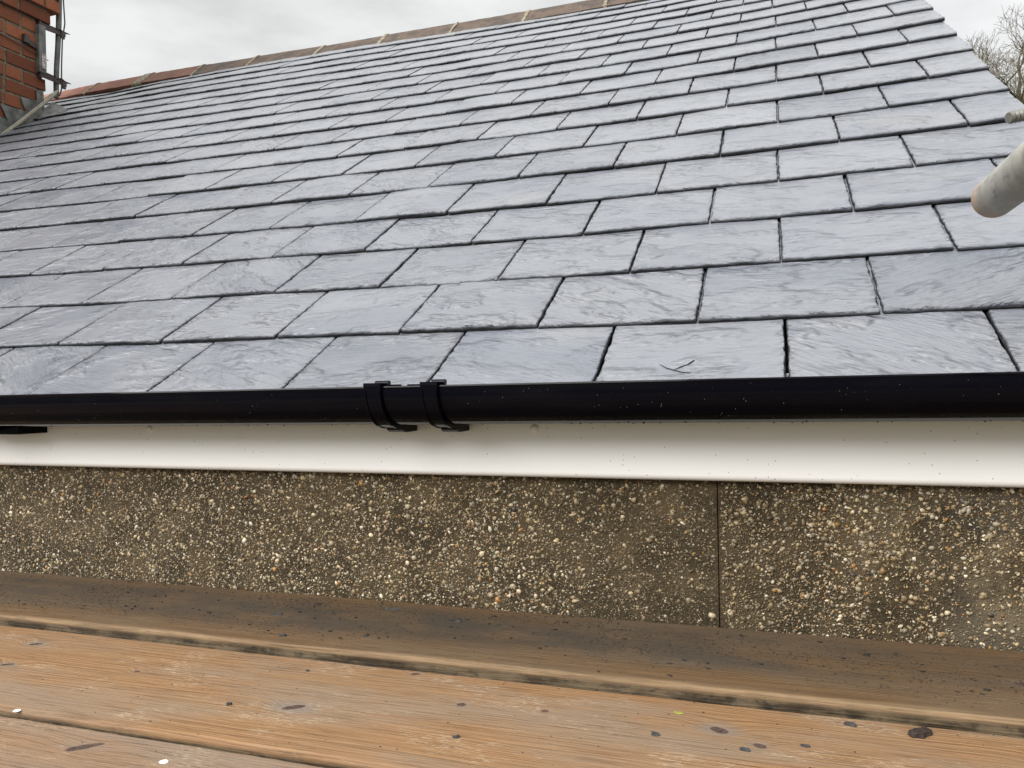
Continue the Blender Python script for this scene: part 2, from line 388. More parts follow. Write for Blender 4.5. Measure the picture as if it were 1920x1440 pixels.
M = dict(
    slate=mat_slate(), slate_edge=mat_slate_edge(), gutter=mat_gutter(), upvc=mat_upvc(), render=mat_render(),
    pebble=mat_attrcol('flint_pebble', .42, .5), deck=mat_plain('roofing_felt', (.02, .02, .022), .9, .2),
    brick=mat_brick(), mortar=mat_plain('old_lime_mortar', (.17, .15, .11), .9, .2, .3, 60, .004),
    mortar_new=mat_plain('buff_mortar', (.25, .22, .16), .9, .2, .45, 60, .004),
    lead=mat_plain('weathered_lead', (.135, .137, .128), .6, .4, .5, 16, .002),
    ridge=mat_ridge(), galv=mat_galv(), iron=mat_plain('rusty_painted_iron', (.055, .040, .036), .6, .4, .35, 40, .001),
    stud=mat_plain('dull_zinc_stud', (.17, .168, .15), .5, .5, .25, 60, .001, .3), pipe=mat_plain('old_grey_mast', (.115, .115, .105), .5, .5, .25, 30), cable=mat_plain('beige_cable', (.30, .275, .215), .5, .4, .12, 30),
    wire=mat_plain('dark_wire', (.05, .045, .04), .5, .5), sticker=mat_plain('flaking_white_sticker', (.42, .38, .36), .7, .3, .5, 90),
    chip=mat_plain('slate_chip', (.048, .049, .052), .7, .25, .35, 260, .001), grit=mat_plain('black_grit', (.018, .017, .016), .7, .3),
    bark=mat_plain('dark_bark', (.035, .024, .019), .8, .3, .4, 200, .002), leaf=mat_plain('yellow_leaf', (.24, .23, .05), .6, .3, .2, 200),
    disc=mat_plain('white_plastic_disc', (.82, .82, .80), .4, .5, .04), branch=mat_plain('winter_bark', (.115, .095, .062), .9, .2, .35, 6),
    ground=mat_plain('grass_ground', (.045, .06, .025), .95, .1, .5, .8), drop=None,
    wood_dark=mat_wood('dirty_scaffold_board', ((.140, .083, .039), (.088, .049, .021), (.112, .075, .043), (.052, .041, .030), .12), .90, 3.1),
    wood=mat_wood('worn_scaffold_board', ((.255, .146, .070), (.175, .092, .040), (.200, .146, .100), (.1, .09, .08), .55), 0, 8.7),
    wood_grey=mat_wood('greyed_scaffold_board', ((.228, .140, .080), (.172, .100, .053), (.192, .141, .102), (.1, .09, .08), .4), 0, 14.3),
)
def mat_drop():
    m = NT('water_drop'); m.b.inputs['Transmission Weight'].default_value = .0
    return m.done((.012, .012, .015), .03, None, .9)
M['drop'] = mat_drop()

# ------------------------------------------------------------------ roof surface fitted to the place
PITCH = 0.5626; GA = 0.2082; SW = .25; SKEW = -.03531
SP, CP = math.sin(PITCH), math.cos(PITCH)
HMN = [(0, 2), (0, 3), (0, 4), (0, 5), (1, 1), (1, 2), (1, 3), (1, 4), (1, 5), (2, 0), (2, 1), (2, 2), (2, 3), (2, 4), (3, 0), (3, 1), (3, 2), (3, 3)]
HA = [0.02988, -0.01464, 0.01372, -0.00999, 0.01589, -0.02556, 0.00025, -0.00093, 0.00033, 0.02897, 0.02613, -0.01458, -0.00707, -0.0101, 0.04049, 0.01063, 0.01132, 0.0121]
DV = [0.0, 0.01012, 0.0019, -0.00383, -0.00944, -0.00374, -0.00233, 0.00323, 0.0023, -0.00087, 0.00154, -0.00358, 0.00266, 0.00285, -0.00227, 0.00241, -0.0021, 0.00147, -0.00033, 0, 0, 0]
def hf(u, c):
    s = (np.clip(u, -4.13, .95) + 1.5) / 3; t = (np.clip(c, -1, 19.5) - 8) / 10
    return sum(a * s ** m * t ** n for a, (m, n) in zip(HA, HMN))
def roof(u, v, h):
    u, v, h = np.broadcast_arrays(np.asarray(u, float), v, h)
    return np.stack([u, v * CP - h * SP, v * SP + h * CP], -1)
def gauge(u): return GA + SKEW * np.maximum(u, -4.6) / 10
def rsurf(u, c, dh=0.0): return roof(u, np.asarray(c) * gauge(u), hf(u, c) + dh)
def project(P):
    P = np.asarray(P, float) - np.array(CAMLOC); x = P @ np.array(RIGHT); y = P @ np.array(DOWN); z = P @ np.array(FWD)
    return 960 + F_PX * x / z, 720 + F_PX * y / z, z

# ------------------------------------------------------------------ ground
mesh_obj('ground', [(-600, -600, -5.4), (600, -600, -5.4), (600, 600, -5.4), (-600, 600, -5.4)], [(0, 1, 2, 3)], M['ground'])['kind'] = 'structure'

# ------------------------------------------------------------------ slate roof
roofE = empty('slate_roof', (0, 0, 0), 'pitched roof of grey riven slates rising behind the black gutter', 'roof')
VERGE = .877
JD = {(0, .5): -1.2, (0, 1.5): -.8, (0, 2.5): 4.8, (0, -.5): -1.8, (0, -1.5): 5.8, (0, -3.5): -8.0, (1, -4): -3.9, (1, -3): .8, (1, -2): 7.7, (1, -1): 4.5, (1, 2): 1.9,
      (2, -4.5): -3.9, (2, -3.5): -3.2, (2, -2.5): 8.1, (2, -1.5): 2.2, (2, -.5): -1.2, (2, .5): -4.7, (2, 1.5): -3.1, (2, 2.5): 1.8, (3, 0): -3.7, (3, 1): -4.6, (3, 2): -1.6,
      (4, .5): -3.8, (4, 1.5): -2.5, (4, 2.5): .6, (5, 0): -5.3, (5, 1): -3.1, (5, 2): 4.1, (5, 3): 5.6, (6, -.5): 3.3, (6, .5): 2.2, (6, 1.5): 2.2, (6, 2.5): 1.5,
      (7, 0): -4.1, (7, 1): -5.9, (7, 2): -6.1, (7, 3): -7.5, (8, -.5): 4.5, (8, .5): 1.7, (8, 1.5): 3, (8, 2.5): 1.1, (9, 2): 1.1, (9, 3): -2.5, (10, 1.5): 5.8,
      (10, 2.5): 4, (11, 2): 12.9, (11, 3): 8.4, (12, 1.5): 10.1, (12, 2.5): 8.1}
slates = []          # (course, u0, u1)
for c in range(0, 20):
    js = np.arange(-26, 4) + (0.0 if c % 2 else .5)
    lim = -4.115 if c < 15 else -6.0
    edges = []
    for j in js:
        if j >= 3.5: continue
        u = j * SW + JD.get((c, float(j)), RNG.normal(0, 2.6)) / 1000
        if u < lim + .06: continue
        edges.append(u)
    edges = [lim] + edges + [VERGE + RNG.normal(0, .002)]
    for a, b_ in zip(edges[:-1], edges[1:]): slates.append((c, a, b_))
def visible_area(c, u0, u1):
    uu, cc = np.meshgrid(np.linspace(u0, u1, 7), np.linspace(c, c + 1, 7))
    x, y, z = project(rsurf(uu, cc))
    ins = (x > 0) & (x < 1920) & (y > 0) & (y < 738 - .0208 * x) & (z > .1)
    ax, ay = x[0, -1] - x[0, 0], y[0, -1] - y[0, 0]; bx, by = x[-1, 0] - x[0, 0], y[-1, 0] - y[0, 0]
    return abs(ax * by - ay * bx) * ins.mean()
area = [visible_area(*s) for s in slates]
order = np.argsort(area)[::-1]; big = set(order[:100].tolist())

def slate_mesh(c, u0, u1, near, k):
    r = np.random.default_rng(1000 + k)
    gap = r.uniform(.0024, .0044); w = u1 - u0 - gap; u0 = u0 + gap / 2
    if near: na, ns = max(12, int(64 * w / .25)), 44
    else: na, ns = max(5, int(24 * w / .25)), 14
    gl = float(gauge(u0 + w / 2)); vis = gl + .018; L = gl * 2 + .06 if c < 18 else gl + .05
    # spacing: dense at the rims
    def dens(n, l, e):
        t = np.linspace(0, 1, n); return l * (t + e * np.sin(2 * np.pi * t) / (2 * np.pi) * -1)
    a = dens(na + 1, w, .75)
    s = np.concatenate([vis * np.linspace(0, 1, ns) ** 1.35, np.linspace(vis, L, 5)[1:]])
    A, S = np.meshgrid(a, s); na1, ns1 = A.shape[1], A.shape[0]
    tcf = t_course + .0022 * min(max((c - 3) / 6, 0), 1); t = r.uniform(.86, 1.14) * tcf; sd = k * 1.37 % 83
    # ragged outline
    el = (fbm(S * 90, S * 0 + 1, sd) - .5) * .0035; er = (fbm(S * 90, S * 0 + 5, sd + 2) - .5) * .0035
    eb = (fbm(A * 70, A * 0 + 3, sd + 4) - .5) * .0045
    fa = A / w; fs = np.clip(S / .03, 0, 1)
    U = A + el * np.clip(1 - fa * 8, 0, 1) + er * np.clip(1 - (1 - fa) * 8, 0, 1); V = S + eb * (1 - fs)
    # dressed rims: the top face breaks away in little terraces
    d_s = np.minimum(A, w - A); nn = fbm(A * 130, S * 190, sd + 6, 3); n2 = fbm(A * 45, S * 45, sd + 9, 2)
    dep_b = .0055 * (.35 + 1.5 * np.clip(n2 - .25, 0, 1)); dep_s = .0028 * (.25 + 1.7 * np.clip(n2 - .3, 0, 1))
    kb = np.clip(1 - S / dep_b + (nn - .5) * 1.1, 0, 1); ks = np.clip(1 - d_s / dep_s + (nn - .5) * 1.1, 0, 1)
    kb *= (S < .016); ks *= (d_s < .010)
    kk = np.maximum(kb, ks); kq = np.ceil(kk * 3 - .15).clip(0, 3) / 3
    drop = t * .62 * (.35 * kk + .65 * kq)
    riv = (fbm(A * 9 + 3, S * 22, sd + 12) - .5) * .0022 + (fbm(A * 30, S * 55, sd + 15) - .5) * .0007
    bow = r.normal(0, .0010) * np.sin(np.pi * fa)
    Z = t + riv + bow - drop
    # bed on the courses below
    tilt0, tilt1 = r.normal(0, .0006), r.normal(0, .0006)
    base = tcf * (1 - S / gl) + (tilt0 * (1 - fa) + tilt1 * fa + abs(r.normal(0, .0006))) * np.clip(1 - S / (2 * gl), 0, 1)
    sv = r.normal(0, .0011); rot = r.normal(0, .0022)
    uu = u0 + U; cc = c + S / gl
    vv = c * gauge(uu) + DV[c] + V + sv + rot * (A - w / 2)
    hh = hf(uu, cc) + base
    top = roof(uu, vv, hh + Z).reshape(-1, 3)
    q = np.arange(na1 * ns1).reshape(ns1, na1)
    f = np.stack([q[:-1, :-1], q[:-1, 1:], q[1:, 1:], q[1:, :-1]], -1).reshape(-1, 4)
    ring = np.concatenate([q[::-1, 0], q[0, 1:], q[1:, -1]])          # open ring: left side, lower edge, right side
    bot = roof(uu, vv, hh + .0004).reshape(-1, 3)[ring]
    # underside verts bulge out a little so the split edge is not one clean plane
    nb0 = len(top); bi = np.arange(len(ring)) + nb0
    fs_ = np.stack([ring[:-1], bi[:-1], bi[1:], ring[1:]], -1)
    under = np.array([[bi[0], bi[ns1 - 1], bi[ns1 + na1 - 2], bi[-1]]])
    verts = np.concatenate([top, bot]); faces = np.concatenate([f, fs_, under])
    th = R_(r.normal(10, 14)); off = r.uniform(0, 60, 2); rd = r.random()
    gx = np.cos(th) * A - np.sin(th) * S + off[0]; gy = np.sin(th) * A + np.cos(th) * S + off[1]
    gr = np.stack([gx, gy, gx * 0 + rd], -1).reshape(-1, 3); gr = np.concatenate([gr, gr[ring]])
    ed = np.concatenate([(drop / t).ravel(), np.ones(len(ring))])
    rm = np.stack([np.minimum(A, w - A), S, S + (A > w / 2) * 3.0], -1).reshape(-1, 3); rm = np.concatenate([rm, rm[ring]])
    mi = np.concatenate([np.zeros(len(f)), np.ones(len(fs_) + 1)]).astype(int)
    sm = np.concatenate([np.ones(len(f)), np.zeros(len(fs_) + 1)]).astype(bool)
    return verts, faces, mi, sm, gr, ed, rm
t_course = .0076
acc = []
for k, (c, u0, u1) in enumerate(slates):
    if u1 - u0 < .02: continue
    if k in big:
        v, f, mi, sm, gr, ed, rm = slate_mesh(c, u0, u1, True, k)
        mesh_obj('slate', v, f, [M['slate'], M['slate_edge']], roofE, sm, mi, {'grain': ('FLOAT_VECTOR', gr), 'edge': ('FLOAT', ed), 'rim': ('FLOAT_VECTOR', rm)})
    else: acc.append(slate_mesh(c, u0, u1, area[k] > 700, k))
def on_slate(px, py, lift=0.0):
    # point of the roof surface seen at a pixel of the photograph, used to place marks on their slate
    d = np.array(FWD) + np.array(RIGHT) * (px - 960) / F_PX + np.array(DOWN) * (py - 720) / F_PX; C = np.array(CAMLOC); hh = .012
    nrm = np.array([0, -SP, CP]); t = 1.0
    for _ in range(12):
        t = (hh + lift - C @ nrm) / (d @ nrm); p = C + d * t; v = p[1] * CP + p[2] * SP; c = v / float(gauge(p[0])); fr_ = c - math.floor(c)
        hh = float(hf(p[0], c)) + .0076 * (1 - fr_) + .0074
    return p
o = 0; V_, F_ = [], []
for v, f, *_ in acc: V_.append(v); F_.append(f + o); o += len(v)
so_ = mesh_obj('upper_slates', np.concatenate(V_), np.concatenate(F_), [M['slate'], M['slate_edge']], roofE,
               np.concatenate([x[3] for x in acc]), np.concatenate([x[2] for x in acc]),
               {'grain': ('FLOAT_VECTOR', np.concatenate([x[4] for x in acc])), 'edge': ('FLOAT', np.concatenate([x[5] for x in acc])), 'rim': ('FLOAT_VECTOR', np.concatenate([x[6] for x in acc]))})
so_['kind'] = 'stuff'; so_['label'] = 'smaller looking slates further up towards the ridge'
scar = MB()
for line, r0 in (([(1237, 683), (1250, 690), (1264, 694), (1280, 698), (1295, 699)], .0007), ([(1264, 693), (1276, 688), (1290, 683)], .0008), ([(1288, 684), (1295, 680), (1302, 675)], .0012)):
    scar.tube([on_slate(x, y, .0019) for x, y in line], [r0 * (.5 if i in (0, len(line) - 1) else 1) for i in range(len(line))], 5)
host = min((ob_ for ob_ in roofE.children if ob_.name.split('.')[0] == 'slate'), key=lambda ob_: np.linalg.norm(np.mean([v.co[:] for v in ob_.data.vertices][:2000], 0) - on_slate(1300, 660)))
ob = scar.build('forked_scar', M['slate_edge'], host); ob.location = (0, 0, 0)
# timber and felt under the slates: near and far slope as one closed shell
def ridge_v(u): return 18.6 * (GA + SKEW * u / 10)
uu = np.linspace(-6.0, VERGE - .025, 30); cc = np.linspace(.12, 19.3, 24)
UU, CC = np.meshgrid(uu, cc); top = rsurf(UU, CC, -.020)
nr, ncol = UU.shape
apex = top[-1].copy(); apex[:, 1] += .06; apex[:, 2] += .02
far = apex.copy(); far[:, 1] += 3.6; far[:, 2] -= 2.3
foot = top[0].copy(); foot[:, 2] -= .012; foot[:, 1] += .03
rows = [foot] + [top[i] for i in range(nr)] + [apex, far]
vv = np.concatenate(rows); q = np.arange(len(vv)).reshape(len(rows), ncol)
ff = np.stack([q[:-1, :-1], q[:-1, 1:], q[1:, 1:], q[1:, :-1]], -1).reshape(-1, 4)
mesh_obj('roof_deck', vv, ff, M['deck'], roofE)
# ridge tiles
RJ = [-5.027, -4.762, -4.469, -3.951, -3.446, -2.970, -2.441, -1.955, -1.460, -.988, -.503, 0.9]
RH = [.009, .020, .029, .035, .035, .032, .029, .033, .034, .037, .044, .060]
def rline(u): return np.interp(u, RJ, RH)
joints = [-5.45, -4.96, -4.469, -3.951, -3.446, -2.970, -2.441, -1.955, -1.460, -.988, -.503, -.02, .46, .90]
for i, (a, b_) in enumerate(zip(joints[:-1], joints[1:])):
    r = np.random.default_rng(50 + i); n = 14; us = np.linspace(a + .004, b_ - .004, n)
    dh = r.normal(0, .002); prof = []
    # cross-section over the ridge: near leg outer, apex, far leg outer, then back inside
    def sec(u):
        v0 = ridge_v(u); h0 = rline(u) + dh
        j = lambda: r.normal(0, .0008)
        pts = [(v0, h0 - .020 + j()), (v0 - .001, h0 + j()), (v0 + .06, h0 + .0105 + j()), (v0 + .12, h0 + .021 + j()), (v0 + .168, h0 + .0285 + j()), (v0 + .188, h0 + .0265)]
        P = [roof(u, v, h) for v, h in pts]
        ap = P[-1]; P += [ap + np.array([0, .09, -.055]), ap + np.array([0, .17, -.115]), ap + np.array([0, .165, -.135]), ap + np.array([0, .0, -.028])]
        return P
    V = np.array([sec(u) for u in us]); m_ = V.shape[1]; V = V.reshape(-1, 3); q = np.arange(len(V)).reshape(n, m_)
    F = [(q[x, y], q[x + 1, y], q[x + 1, (y + 1) % m_], q[x, (y + 1) % m_]) for x in range(n - 1) for y in range(m_)]
    F += [tuple(q[0]), tuple(q[-1][::-1])]
    tone = 0.0 if i < 3 else (0.35 if i == 3 else 1.0)
    tile = mesh_obj('ridge_tile', V, F, M['ridge'], roofE, attrs={'tone': ('FLOAT', np.full(len(V), tone) + (r.normal(0, .0) if i < 3 else 0))})
    fix_normals(tile); autosmooth(tile, 40)
    if i < 3: tile['label'] = 'clean red clay ridge tile near the chimney'
    # mortar joint at the tile's left end, slightly proud
    W_ = .010 if i not in (3,) else .045
    us = np.linspace(a - W_, a + W_, 5); V = []
    for u in us:
        v0 = ridge_v(u); h0 = rline(u) + dh; bl = .0045 + r.normal(0, .0012); wv = r.normal(0, .004)
        for v, h in ((v0 - .010 + wv, h0 - .028), (v0 - .007 + wv, h0 - .004), (v0 + .004, h0 + .004), (v0 + .06, h0 + .0105 + bl), (v0 + .12, h0 + .021 + bl), (v0 + .168, h0 + .0285 + bl), (v0 + .19, h0 + .0265 + bl), (v0 + .19, h0), (v0 + .05, h0 - .03)):
            V.append(roof(u + r.normal(0, .003), v, h))
    V = np.array(V); q = np.arange(len(V)).reshape(5, 9)
    F = [(q[x, y], q[x + 1, y], q[x + 1, (y + 1) % 9], q[x, (y + 1) % 9]) for x in range(4) for y in range(9)] + [tuple(q[0]), tuple(q[-1][::-1])]
    mj = mesh_obj('mortar_joint', V, F, M['mortar_new'], tile); mj.location = (0, 0, 0); fix_normals(mj)

# ------------------------------------------------------------------ gutter with its clips (falls slightly to the left)
gutE = empty('gutter', (0, 0, 0), 'glossy black half-round plastic gutter along the foot of the slates', 'gutter')
GYC, GR = -.010, .0555
def gz(x): return .0488 + (x + .35) * .0052
def gut_prof(r, a0, a1, n): return [(GYC - r * math.cos(t), -r * .955 * math.sin(t)) for t in np.linspace(a0, a1, n)]
outer = gut_prof(GR, 0, math.pi, 40); inner = gut_prof(GR - .0022, math.pi, 0, 40)
lip = [(outer[0][0] + .0045, .0002), (outer[0][0] + .0045, .0024), (outer[0][0] + .002, .0034), (outer[0][0] - .0004, .0030), (outer[0][0] - .0012, .0012)]
prof = lip + outer + inner
xs = [-3.0, -2.0, -1.4, -1.0, -.6, -.2, .2, .6, 1.0, 1.1]
V = [(x, y, gz(x) + z) for x in xs for y, z in prof]; n = len(prof); q = np.arange(len(V)).reshape(len(xs), n)
F = [(q[i, j], q[i, (j + 1) % n], q[i + 1, (j + 1) % n], q[i + 1, j]) for i in range(len(xs) - 1) for j in range(n)] + [tuple(q[0]), tuple(q[-1][::-1])]
ch = mesh_obj('channel', V, F, M['gutter'], gutE); fix_normals(ch); autosmooth(ch, 50)
def strap(x0, x1, name='union_clip'):
    b = MB(); zt = gz((x0 + x1) / 2); t0, t1 = -.06, math.pi * .62; N = 26; R0, R1 = GR + .0006, GR + .0046
    sec = []
    for th in np.linspace(t0, t1, N): sec.append((GYC - R1 * math.cos(th), zt - R1 * .955 * math.sin(th)))
    base_z = zt - .0655
    # outer outline runs into a flat foot that reaches the fascia
    out = [s for s in sec if s[1] > base_z + .0005 or s[0] < GYC - .012]
    out = [s for s in out if s[0] < GYC + .004]
    out += [(GYC + .012, base_z + .0012), (GYC + .020, base_z), (.0448, base_z), (.0448, zt - .048)]
    inn = [(GYC - R0 * math.cos(th), zt - R0 * .955 * math.sin(th)) for th in np.linspace(math.pi * .68, t0, N)]
    poly = out + inn
    lipc = [(GYC - R0 + .006, zt + .0045), (GYC - R0 + .006, zt + .0075), (GYC - R1 - .0005, zt + .0078), (GYC - R1 - .0012, zt + .003)]
    poly = lipc[2:] + poly + lipc[:2]
    b.prism([(x0, y, z) for y, z in poly], (x1 - x0, 0, 0))
    # raised rims along both edges of the band
    for xa in (x0, x1 - .0035):
        o_ = [(GYC - (R1 + .0013) * math.cos(th), zt - (R1 + .0013) * .955 * math.sin(th)) for th in np.linspace(.05, 1.72, 18)]
        i_ = [(GYC - (R1 - .0012) * math.cos(th), zt - (R1 - .0012) * .955 * math.sin(th)) for th in np.linspace(1.72, .05, 18)]
        b.prism([(xa + (.0002 if xa == x0 else -.0002), y, z) for y, z in o_ + i_], (.0033, 0, 0))
    ob = b.build(name, M['gutter'], gutE); autosmooth(ob, 32)
    c = MB(); c.tube([(x0 + .012, GYC - R0 + .010, zt + .0068), (x1 + .007, GYC - R0 + .010, zt + .0068)], [.0042, .0042], 12)
    cl = c.build('clip_tongue', M['gutter'], ob); cl.location = (0, 0, 0); autosmooth(cl, 40)
    return ob
strap(-.1822, -.1562); strap(-.0962, -.0715)
# thin sleeve between the two clips
us = MB(); zt = gz(-.13)
sl_o = [(GYC - (GR + .0009) * math.cos(t), zt - (GR + .0009) * .955 * math.sin(t)) for t in np.linspace(.02, 2.0, 30)]
sl_i = [(GYC - (GR + .0002) * math.cos(t), zt - (GR + .0002) * .955 * math.sin(t)) for t in np.linspace(2.0, .02, 30)]
us.prism([(-.1555, y, z) for y, z in sl_o + sl_i], (.0588, 0, 0))
us.box((-.150, GYC - GR + .001, zt + .0032), (-.128, GYC - GR + .004, zt + .0052)); us.box((-.118, GYC - GR + .001, zt + .0032), (-.100, GYC - GR + .004, zt + .0052))
ob = us.build('union_sleeve', M['gutter'], gutE); autosmooth(ob, 35)
lb = strap(-1.010, -.945, 'fascia_bracket')
fb = MB(); zt = gz(-.95)
fb.prism([(-1.012, -.002, zt - .067), (-1.012, .0448, zt - .067), (-.893, .0448, zt - .067), (-.906, -.002, zt - .067)], (0, 0, .0165))
ob = fb.build('bracket_foot', M['gutter'], lb); ob.location = (0, 0, 0)
# water beads and dust blobs on the gutter
dv, df, off = [], [], 0
import bmesh as _bm
_b = _bm.new(); _bm.ops.create_icosphere(_b, subdivisions=2, radius=1); _b.verts.ensure_lookup_table()
ICO2 = (np.array([v.co[:] for v in _b.verts]), np.array([[v.index for v in f.verts] for f in _b.faces])); _b.free()
_b = _bm.new(); _bm.ops.create_icosphere(_b, subdivisions=1, radius=1); _b.verts.ensure_lookup_table()
ICO1 = (np.array([v.co[:] for v in _b.verts]), np.array([[v.index for v in f.verts] for f in _b.faces])); _b.free()
for i in range(150):
    x = RNG.uniform(-1.05, .75)
    th = RNG.uniform(.05, 1.0) if i % 3 else RNG.uniform(1.25, 1.62)
    rr = (RNG.uniform(.0004, .0009) if i % 3 else RNG.uniform(.0009, .0017))
    p = np.array([x, GYC - GR * math.cos(th), gz(x) - GR * .955 * math.sin(th)])
    dv.append(ICO2[0] * rr * np.array([1, .7, .8]) + p); df.append(ICO2[1] + off); off += len(ICO2[0])
dr = mesh_obj('water_drops', np.concatenate(dv), np.concatenate(df), M['drop'], gutE, True); dr['kind'] = 'stuff'

# ------------------------------------------------------------------ fascia
FY, FZ0 = .045, -.0832
fasE = empty('fascia_board', (0, 0, 0), 'white plastic fascia board with dark specks under the black gutter', 'fascia')
prof = [(FY, .06)] + [(FY, z) for z in (.03, 0, -.03, -.06)] + [(FY + .009 - .009 * math.cos(t), FZ0 + .009 - .009 * math.sin(t)) for t in np.linspace(0, math.pi / 2, 9)] + [(FY + .019, FZ0 + .0005), (FY + .019, .06)]
xs = [-3.0, 1.1]; n = len(prof); V = [(x, y, z) for x in xs for y, z in prof]
F = [(j, (j + 1) % n, n + (j + 1) % n, n + j) for j in range(n)] + [tuple(range(n)), tuple(range(n, 2 * n))[::-1]]
ob = mesh_obj('board', V, F, M['upvc'], fasE); fix_normals(ob); autosmooth(ob, 40)
for x, z in ((-.6625, -.0131), (.0300, -.0128), (.72, -.0128), (-1.36, -.0131)):
    V = [(x, FY - .0035, z)]; F = []; N = 20
    for k_, (rr, dy) in enumerate(((.0035, .0031), (.0058, .0018), (.0066, 0.0))):
        V += [(x + rr * math.cos(2 * math.pi * j / N), FY - dy, z + rr * math.sin(2 * math.pi * j / N)) for j in range(N)]
    F += [(0, 1 + j, 1 + (j + 1) % N) for j in range(N)]
    for k_ in range(2): F += [(1 + k_ * N + j, 1 + (k_ + 1) * N + j, 1 + (k_ + 1) * N + (j + 1) % N, 1 + k_ * N + (j + 1) % N) for j in range(N)]
    ob = mesh_obj('nail_cap', V, F, M['upvc'], fasE, True); fix_normals(ob)

# ------------------------------------------------------------------ pebble-dashed wall
WY = .064
walE = empty('pebble_dash_wall', (0, 0, -5.4), 'brown pebble dashed house wall between the white fascia and the boards', 'wall')
b = MB()
JX = .2818
b.box((-6.0, WY, -5.4), (JX - .0007, WY + .25, -.02)); b.box((JX + .0008, WY + .0008, -5.4), (.84, WY + .25, -.02)); b.box((JX - .0007, WY + .005, -5.4), (JX + .0008, WY + .2, -.02))
b.box((.59, WY + .25, -5.4), (.84, 6.0, 2.15 * 0 - .02))
b.build('mortar', M['render'], walE)
def pebbles(n, lo, hi, zone):
    if zone == 'l': x = RNG.uniform(-1.75, JX - .004, n)
    else: x = RNG.uniform(JX + .004, .83, n)
    z = RNG.uniform(-.33, -.075, n); r = lo + (hi - lo) * RNG.random(n) ** 2.2
    return x, z, r
PAL = np.array([(.60, .50, .33), (.50, .39, .23), (.70, .63, .49), (.40, .295, .155), (.30, .21, .11), (.32, .14, .04), (.43, .23, .055), (.19, .135, .07), (.24, .205, .15), (.045, .038, .032), (.10, .065, .035), (.33, .295, .22)])
PW = np.array([.17, .16, .09, .13, .11, .035, .03, .10, .07, .035, .03, .04]); PW /= PW.sum()
PWL = np.array([.12, .15, .05, .15, .15, .02, .015, .16, .10, .015, .03, .04]); PWL /= PWL.sum()
front1 = ICO1[1]
pv, pf, pc, off = [], [], [], 0
for cnt, lo, hi, zone in ((6600, .0027, .0058, 'l'), (21000, .0013, .0030, 'l'), (34000, .0006, .0014, 'l'), (1500, .0025, .0050, 'r'), (5200, .0013, .0030, 'r'), (10000, .0006, .0014, 'r')):
    x, z, r = pebbles(cnt, lo, hi, zone)
    if zone == 'l':                           # duller, finer patch just left of the joint
        mid = np.clip((x - .02) / .12, 0, 1); keep = RNG.random(cnt) > mid * (.55 if lo > .0025 else .1)
        zz = RNG.random(cnt) < 0
    else:
        mid = np.clip((.42 - x) / .06, 0, 1) * .8
        pn = vnoise(x * 9 + 3, z * 9, 4); bare = (x > .47) & (pn > .48)
        keep = (RNG.random(cnt) > mid * (.6 if lo > .0025 else .1)) & ~(bare & (RNG.random(cnt) < .5))
    x, z, r, mid = x[keep], z[keep], r[keep], mid[keep]; m_ = len(x)
    base, faces = ICO1
    nv = len(base)
    ph = RNG.uniform(0, 2 * np.pi, m_); el = RNG.uniform(.30, .95, m_); fl = RNG.uniform(.30, .65, m_)
    jit = 1 + RNG.normal(0, .17, (m_, nv))
    P = base[None] * jit[..., None]
    # random tumble
    qa = RNG.normal(0, .5, (m_, 3)); 
    X = P[..., 0]; Y = P[..., 1]; Z = P[..., 2] * el[:, None]
    X2 = X * np.cos(ph)[:, None] - Z * np.sin(ph)[:, None]; Z2 = X * np.sin(ph)[:, None] + Z * np.cos(ph)[:, None]
    emb = RNG.uniform(.0, .35, m_)
    Y2 = Y * fl[:, None] + emb[:, None] + (X2 * qa[:, :1] + Z2 * qa[:, 1:2]) * .4
    Q = np.stack([x[:, None] + X2 * r[:, None], WY + Y2 * r[:, None], z[:, None] + Z2 * r[:, None]], -1)
    col = PAL[np.where(RNG.random(m_) < mid, RNG.choice(12, m_, p=PWL), RNG.choice(12, m_, p=PW))] * RNG.uniform(.45, 1.2, (m_, 1))
    cv = (RNG.beta(1.0, 1.5, m_) * .85)[:, None]; col = col * (1 - cv) + np.array([.105, .076, .038]) * cv
    col = col * (1 - .25 * mid[:, None])
    # keep only the faces that stick out of the mortar
    fk = np.nonzero(base[faces].mean(1)[:, 1] < .35)[0]
    ff = faces[fk][None] + (np.arange(m_) * nv)[:, None, None] + off
    pv.append(Q.reshape(-1, 3)); pf.append(ff.reshape(-1, 3)); off += m_ * nv
    pc.append(np.repeat(np.concatenate([col, np.ones((m_, 1))], 1), nv, 0))
ob = mesh_obj('pebbles', np.concatenate(pv), np.concatenate(pf), M['pebble'], walE, True, attrs={'col': ('FLOAT_COLOR', np.concatenate(pc))})
ob['kind'] = 'stuff'

